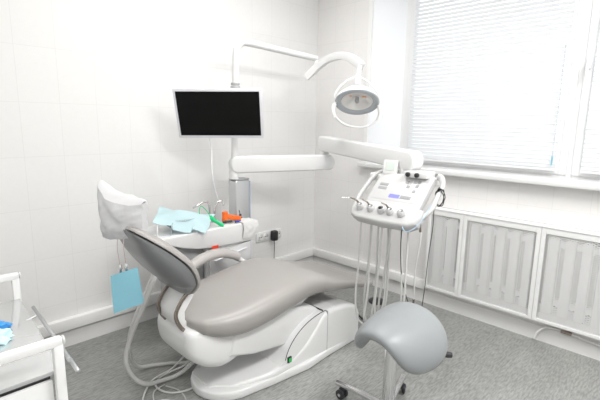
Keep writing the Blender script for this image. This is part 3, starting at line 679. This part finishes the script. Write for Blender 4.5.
sqtube(bm, pts, .04, .054, (0, 0, 1), 6, True, .013); obj('spring_arm', bm, WP, lp, 50)
LC = V((-.645, -.962, 1.535)); tocam = (V((-2.987, -2.747, 1.392))-LC).normalized(); fl = (tocam*.50+V((0, 0, -1))*.80).normalized()
sd = V((.7036, -.7105, 0)); sd = (sd-fl*sd.dot(fl)).normalized(); tv = fl.cross(sd)
if tv.z < 0: tv = -tv
bm = NB(); lathe(bm, [(0, -.085), (.05, -.082), (.10, -.06), (.132, -.028), (.146, -.005), (.148, .004), (.140, .006), (.14, -.005), (.12, -.03), (0, -.07)], LC, fl, 40, side=sd); hs = obj('lamp_housing', bm, WP, lp, 60)
bm = NB(); lathe(bm, [(.147, .003), (.148, .010), (.140, .016), (.115, .010), (.105, .002), (.105, -.006), (.14, -.004), (.147, .003)], LC, fl, 40, side=sd); obj('grey_rim', bm, LENSRIM, lp, 60)
bm = NB(); lathe(bm, [(.0, -.045), (.05, -.038), (.085, -.02), (.105, .0), (.107, .0), (.087, -.022), (.052, -.041), (0, -.048)], LC, fl, 32, side=sd); obj('reflector', bm, REFL, lp, 60)
bm = NB(); lathe(bm, [(0, .012), (.011, .010), (.015, 0), (.013, -.03), (0, -.035)], LC, fl, 16); obj('bulb_shield', bm, GREYP, lp, 60)
for s in (-.045, .035, .05):  # small amber discs set in the reflector
    bm = NB(); c = LC+sd*s+tv*.035-fl*.018; cyl(bm, c, c+fl*.004, .008, 10); obj('amber_reflector_disc', bm, AMBER, lp)
pt = LC+V((0, 0, .145))
for s in (-1, 1):
    bm = NB(); tube(bm, [pt+sd*.012*s+V((0, 0, .01)), pt+sd*.06*s+V((0, 0, -.008)), LC+sd*.12*s+V((0, 0, .085)), LC+sd*.15*s+V((0, 0, .03)), LC+sd*.149*s-fl*.005], .0065, 10); obj('yoke', bm, WP, lp, 60)
bm = NB(); cyl(bm, (-.597, -.94, 1.77), pt+V((0, 0, -.005)), .015, 16); lathe(bm, [(0, -.03), (.02, -.028), (.024, 0), (.02, .028), (0, .03)], pt+V((0, 0, -.005)), (0, 0, 1), 16); cyl(bm, pt+V((0, 0, -.02)), LC-fl*.08, .016, 14); obj('lamp_neck', bm, WP, lp, 50)
bm = NB(); hpnts = []
for k in range(25):
    a = PI+PI*k/24*1.0
    hpnts.append(LC+sd*.155*math.cos(a)+V((0, 0, -1))*(-.108*math.sin(a))+V((0, 0, -.045))+fl*.02)
hpnts = [LC-sd*.143+fl*.002+V((0, 0, -.012))]+hpnts+[LC+sd*.143+fl*.002+V((0, 0, -.012))]
tube(bm, hpnts, .008, 10, sm=False)
obj('loop_handle', bm, WP, lp, 60)
for s in (-1, 1):
    bm = NB(); tube(bm, [LC+sd*.148*s+fl*.01+V((0, 0, -.018)), LC+sd*.158*s+fl*.02+V((0, 0, -.05)), LC+sd*.145*s+fl*.02+V((0, 0, -.10))], .0145, 12); obj('handle_grip', bm, WPW, lp, 60)

# ------------------------------------------------------------------ monitor
mo = thing('monitor', 'flat screen monitor with silver white bezel mounted on the lamp pole', 'monitor', (-1.375, -.42, 1.44))
MC = V((-1.379, -.425, 1.435)); mx_ = V((.695, -.719, .012)).normalized(); mn = V((-.70, -.68, -.12)).normalized(); mn = V((-.70, -.68, -.35)).normalized(); mn = (mn-mx_*mn.dot(mx_)).normalized(); mu_ = mn.cross(mx_)
if mu_.z < 0: mu_ = -mu_
MM = M4((mx_, mu_, mn)).transposed().to_4x4(); MM.translation = MC
bm = NB(); W2, H2 = .28, .163
b2 = NB(); box(b2, (-W2, -H2, -.022), (W2, H2, 0), .006, 2); merge(bm, b2, MM); hs = obj('casing', bm, BEZEL, mo, 40)
bm = NB(); box(bm, (-W2+.017, -H2+.02, 0), (W2-.017, H2-.016, .0012), 0, 1, MM); obj('screen', bm, SCREEN, mo)
bm = NB(); box(bm, (-.06, -.06, -.045), (.06, .06, -.0225), .005, 2, MM); obj('mount_plate', bm, GREYP, mo, 40)
bm = NB(); pa = MM @ V((.02, 0, -.04)); cyl(bm, pa, (-1.205, -.366, 1.44), .014, 14); cyl(bm, (-1.205, -.366, 1.41), (-1.205, -.366, 1.47), .032, 20); obj('mount_arm', bm, WP, mo, 50)
bm = NB(); a = MM @ V((-.09, -H2+.01, -.03)); tube(bm, [a, a+V((.02, .0, -.1)), (-1.41, -.38, 1.05), (-1.37, -.37, .9), (-1.33, -.36, .80), (-1.30, -.365, .73)], .003, 6); obj('power_lead', bm, BEZEL, mo, 60)

# ------------------------------------------------------------------ things lying on the unit
def tis(u, v):
    p = bilin((-1.885, -.47, .81), (-1.59, -.56, .72), (-1.435, -.44, .80), (-1.73, -.26, .84), u, v)
    p.z += .028*math.sin(PI*u)*math.sin(PI*v)+noise.noise(V((u*2.6, v*2.6, 1)))*.03+noise.noise(V((u*6, v*6, 5)))*.004+.03*max(0, .3-v)*(-2 if .35 < u < .75 else .4)
    return p
bm = NB(); sheet(bm, tis, 24, 20, .0015); tag(obj('tissue', bm, TISS, None, 40), 'crumpled pale blue tissue lying over the glass spittoon bowl', 'tissue')
t = thing('green_handled_tool', 'bright green handle with a thin green wire loop leaning by the spouts', 'tool', (-1.42, -.45, .73))
bm = NB(); a = V((-1.49, -.48, .775)); b = V((-1.44, -.51, .735)); tube(bm, [a, a*.5+b*.5, b, b+(b-a)*.25], .013, 12, radii=(.011, .017), flat=.7); tube(bm, [a+V((-.012, 0, .012)), a+V((.012, 0, -.008))], .016, 10); obj('handle', bm, GREEN, t, 60)
bm = NB(); tube(bm, [a, a+V((-.02, .02, .05)), a+V((-.055, .03, .085)), a+V((-.07, .03, .05)), a+V((-.06, .02, -.03)), a+V((-.045, .0, -.055)), a+V((-.01, 0, -.06))], .0025, 6); obj('wire_loop', bm, GREEN, t, 60)
t = thing('orange_clamp_tool', 'orange plastic dental gadget with black and blue ends on the worktop', 'tool', (-1.31, -.455, .722))
bm = NB(); b2 = NB(); box(b2, (-.06, -.02, 0), (.06, .02, .032), .006, 2); merge(bm, b2, M4.Translation((-1.31, -.45, .738)) @ Euler((0, math.radians(12), math.radians(-12))).to_matrix().to_4x4())
cyl(bm, (-1.365, -.445, .73), (-1.36, -.445, .80), .019, 16, .004); obj('body', bm, ORANGE, t, 40)
bm = NB(); cyl(bm, (-1.39, -.46, .735), (-1.33, -.48, .735), .008, 10); cyl(bm, (-1.255, -.47, .735), (-1.235, -.45, .765), .006, 10); tube(bm, [(-1.32, -.465, .765), (-1.28, -.468, .76), (-1.24, -.47, .745)], .004, 8); tube(bm, [(-1.25, -.45, .74), (-1.235, -.44, .77), (-1.24, -.44, .79)], .003, 6); obj('black_ends', bm, BLACK, t, 50)
bm = NB(); cyl(bm, (-1.31, -.49, .731), (-1.27, -.495, .731), .007, 10); obj('blue_end', bm, mat('dark_blue_plastic', (.03, .08, .4), .4), t, 50)
bm = NB(); lathe(bm, [(0, 0), (.062, 0), (.066, .006), (.062, .007), (.058, .003), (0, .003)], (-1.31, -.455, .722), (0, 0, 1), 24, 1); tag(obj('instrument_dish', bm, STEEL, None, 50), 'shallow metal dish under the orange gadget', 'dish')
# paper towel folded over the corner of the worktop
def tow(u, v):
    y = -.49+.10*(u-.5)
    L = .29*v
    base = V((-1.235+.10*u, -.545-.002, 0))
    s = .06
    if v < .3: p = V((-1.285+.125*u, -.44-.09*(v/.3)+.0*u, .7275+.003*math.sin(u*5)))
    else:
        q = (v-.3)/.7; p = V((-1.285+.125*u+.006*math.sin(q*4), -.536-.006*math.sin(q*3), .727-.105*q*(1+.1*math.sin(u*4))))
    return p+V((0, -1, .2))*(.004*noise.noise(V((u*6, v*6, 2)))+.003)
bm = NB(); sheet(bm, tow, 16, 20, .002); tag(obj('paper_towel', bm, TOWEL, None, 40), 'white paper towel draped over the right corner of the unit worktop', 'paper towel')
bm = NB(); tube(bm, [(-1.79, -.50, .70), (-1.785, -.505, .76), (-1.775, -.505, .80)], .003, 6); tag(obj('clear_straw', bm, CLEARP, None, 60), 'thin clear straw standing at the left end of the worktop', 'straw')

# ------------------------------------------------------------------ saddle stool
SX, SY = -1.42, -1.80
stl = thing('saddle_stool', 'light grey saddle stool on a chrome column in the foreground', 'stool', (SX, SY, 0))
bm = NB(); bmesh.ops.create_uvsphere(bm, u_segments=64, v_segments=40, radius=1)
ang = math.radians(-2); ax_ = V((math.cos(ang), math.sin(ang), 0)); cr = V((math.sin(ang), -math.cos(ang), 0))   # ax_: away from the viewer, cr: towards screen right
for v in bm.verts:
    c = v.co.copy()
    s = spow(c.x, .8); l = spow(c.y, .85); h = spow(c.z, .8)
    tt = (l+1)/2                                      # 0 near, 1 far
    halfw = .225+.05*tt; R = .108+.12*tt
    th = halfw*s/R; th = max(-1.9, min(1.9, th))
    rr = R+h*.043
    X_ = rr*math.sin(th); Z_ = rr*math.cos(th)-R
    Y_ = l*.17
    z = .51+Z_+.035*tt*tt+.0*(1-tt)
    v.co = V((SX, SY, 0))+cr*(X_+.022)+ax_*(Y_)+V((0, 0, z))
seat = obj('saddle_seat', bm, SADDLE, stl, 180)
bm = NB(); cyl(bm, (SX, SY, .10), (SX, SY, .44), .029, 24); obj('gas_column', bm, CHROME, stl, 50)
bm = NB(); cyl(bm, (SX, SY, .43), (SX, SY, .46), .016, 20); obj('piston', bm, CHROME, stl, 50)
bm = NB(); box(bm, (SX-.05, SY-.05, .45), (SX+.05, SY+.05, .468), .005); obj('seat_plate', bm, BLACK, stl, 40)
bm = NB(); tube(bm, [(SX+.0, SY-.02, .45), (SX+.10, SY-.10, .40), (SX+.165, SY-.172, .37)], .005, 8); lv = obj('lever', bm, CHROME, stl, 60)
bm = NB(); lathe(bm, [(0, -.02), (.012, -.016), (.014, 0), (.012, .02), (0, .024)], (SX+.172, SY-.186, .366), (.6, -.6, -.1), 16); obj('lever_knob', bm, RUBBER, lv, 60)
bm = NB(); lathe(bm, [(0, .05), (.035, .05), (.045, .07), (.04, .1), (.028, .12), (0, .12)], (SX, SY, 0), (0, 0, 1), 24); obj('hub', bm, CHROME, stl, 50)
base_a = math.atan2(-1.705-SY, -1.13-SX)
for k in range(5):
    a = base_a+2*PI*k/5; d = V((math.cos(a), math.sin(a), 0)); e = V((SX, SY, 0))+d*.285
    bm = NB(); tube(bm, [V((SX, SY, .085))+d*.02, V((SX, SY, .085))+d*.16, e+V((0, 0, .072))+d*.02], .0155, 14); lg = obj('base_leg', bm, CHROME, stl, 50)
    bm = NB(); s = d.cross(V((0, 0, 1))); cc = e+V((0, 0, .026))-d*.012
    for q in (-1, 1): lathe(bm, [(0, -.008), (.018, -.008), (.025, -.005), (.026, 0), (.025, .005), (.018, .008), (0, .008)], cc+s*.015*q, s, 20)
    box(bm, cc+V((-.012, -.012, .0)), cc+V((.012, .012, .032)), .004); obj('caster', bm, RUBBER, stl, 50)
    bm = NB()
    for q in (-1, 1): cyl(bm, cc+s*.0232*q, cc+s*.0245*q, .009, 12)
    obj('caster_cap', bm, CHROME, stl, 50)

# foot switch and its cords
t = thing('foot_switch', 'round black foot switch on the floor between chair and window', 'foot switch', (-.27, -.95, 0))
bm = NB(); lathe(bm, [(0, 0), (.062, 0), (.064, .008), (.058, .016), (.03, .02), (0, .02)], (-.29, -.96, 0), (0, 0, 1), 28); obj('disc', bm, RUBBER, t, 50)
t = thing('chair_connector', 'small black cable connector at the foot end of the chair base', 'connector', (-.72, -1.05, 0))
bm = NB(); box(bm, (-.862, -1.02, .05), (-.80, -1.0, .062), .003); box(bm, (-.862, -1.06, .035), (-.80, -1.045, .046), .003)
obj('plug', bm, GREYP, t, 40)
bm = NB(); tube(bm, [(-.80, -1.01, .056), (-.72, -1.0, .07), (-.66, -1.03, .045), (-.63, -1.08, .01), (-.65, -1.14, .006)], .006, 8); tube(bm, [(-.80, -1.05, .04), (-.74, -1.03, .10), (-.70, -1.06, .09), (-.66, -1.09, .02)], .004, 8); obj('lead', bm, BLACK, t, 60)

# ------------------------------------------------------------------ trolley, lower left
tr = thing('instrument_trolley', 'white framed steel topped trolley at the lower left', 'trolley', (-2.85, -.96, 0))
for yy, xr in ((-1.335, -2.625), (-.585, -2.58)):
    bm = NB(); xl = xr-.46
    sqtube(bm, [(xl, yy, .70), (xr+.0, yy, .70)], .028, .03, bev=.005); box(bm, (xr-.028, yy-.014, .05), (xr+.001, yy+.014, .695), .004); box(bm, (xl, yy-.014, .05), (xl+.029, yy+.014, .695), .004)
    ef = obj('end_frame', bm, SATIN, tr, 40)
    bm = NB(); cyl(bm, (xr+.001, yy, .70), (xr+.008, yy, .70), .0155, 14, .003); box(bm, (xr-.027, yy-.013, .02), (xr, yy+.013, .06)); obj('end_cap', bm, WP, ef, 40)
    for x in (xr-.013, xl+.013):
        bm = NB(); lathe(bm, [(0, -.01), (.02, -.01), (.024, 0), (.02, .01), (0, .01)], (x, yy, .024), (0, 1, 0), 18); obj('caster', bm, RUBBER, ef, 50)
bm = NB(); v = [(-3.055, -1.32), (-2.628, -1.32), (-2.585, -.60), (-3.01, -.60)]; prism(bm, v, 'z', .582, .598, .003); obj('top_shelf', bm, STEEL, tr, 40)
bm = NB(); v = [(-3.05, -1.31), (-2.66, -1.31), (-2.62, -.62), (-3.01, -.62)]; prism(bm, v, 'z', .568, .5815); obj('shelf_gap_shade', bm, BLACK, tr)  # black slab paints in the dark gap between shelf and drawers
bm = NB(); prism(bm, [(-3.05, -1.318), (-2.657, -1.318), (-2.617, -.61), (-3.01, -.61)], 'z', .12, .567, .004); obj('drawer_case', bm, SATIN, tr, 40)
bm = NB(); cyl(bm, (-2.572, -.76, .605), (-2.60, -1.39, .605), .007, 12, .002); rl = obj('side_rail', bm, ALU, tr, 60)
bm = NB(); cyl(bm, (-2.612, -1.335, .632), (-2.612, -1.352, .632), .006, 12); obj('rail_screw', bm, GREYP, tr, 50)
for y in (-.86, -1.22):
    bm = NB(); cyl(bm, (-2.625, y, .594), (-2.585, y, .604), .005, 8); obj('rail_bracket', bm, ALU, rl, 50)
# crumpled gloves on the trolley
def crumple(c, r, seed, sz=(1, 1, .5)):
    bm = NB(); bmesh.ops.create_icosphere(bm, subdivisions=4, radius=1)
    for v in bm.verts:
        d = v.co.normalized(); k = 1+.55*noise.noise(d*1.8+V((seed, 0, 0)))+.28*noise.noise(d*5+V((0, seed, 0)))
        p = V((d.x*sz[0], d.y*sz[1], d.z*sz[2]))*r*k; p.z = max(p.z, -r*sz[2]*.5)
        v.co = V(c)+p
    zmin = min(v.co.z for v in bm.verts)
    bmesh.ops.translate(bm, verts=bm.verts, vec=(0, 0, .5985-zmin)); return bm
tag(obj('crumpled_glove', crumple((-2.735, -.88, .63), .05, 1.3, (1, .7, .45)), GLOVE, None, 60), 'crumpled bright blue glove on the trolley top', 'glove')
tag(obj('crumpled_wipe', crumple((-2.765, -.98, .63), .06, 4.2, (1, .75, .5)), mat('pale_aqua_wipe', (.6, .85, .9), .7, bump=.4), None, 60), 'crumpled pale aqua wipe in front of the blue glove on the trolley', 'wipe')
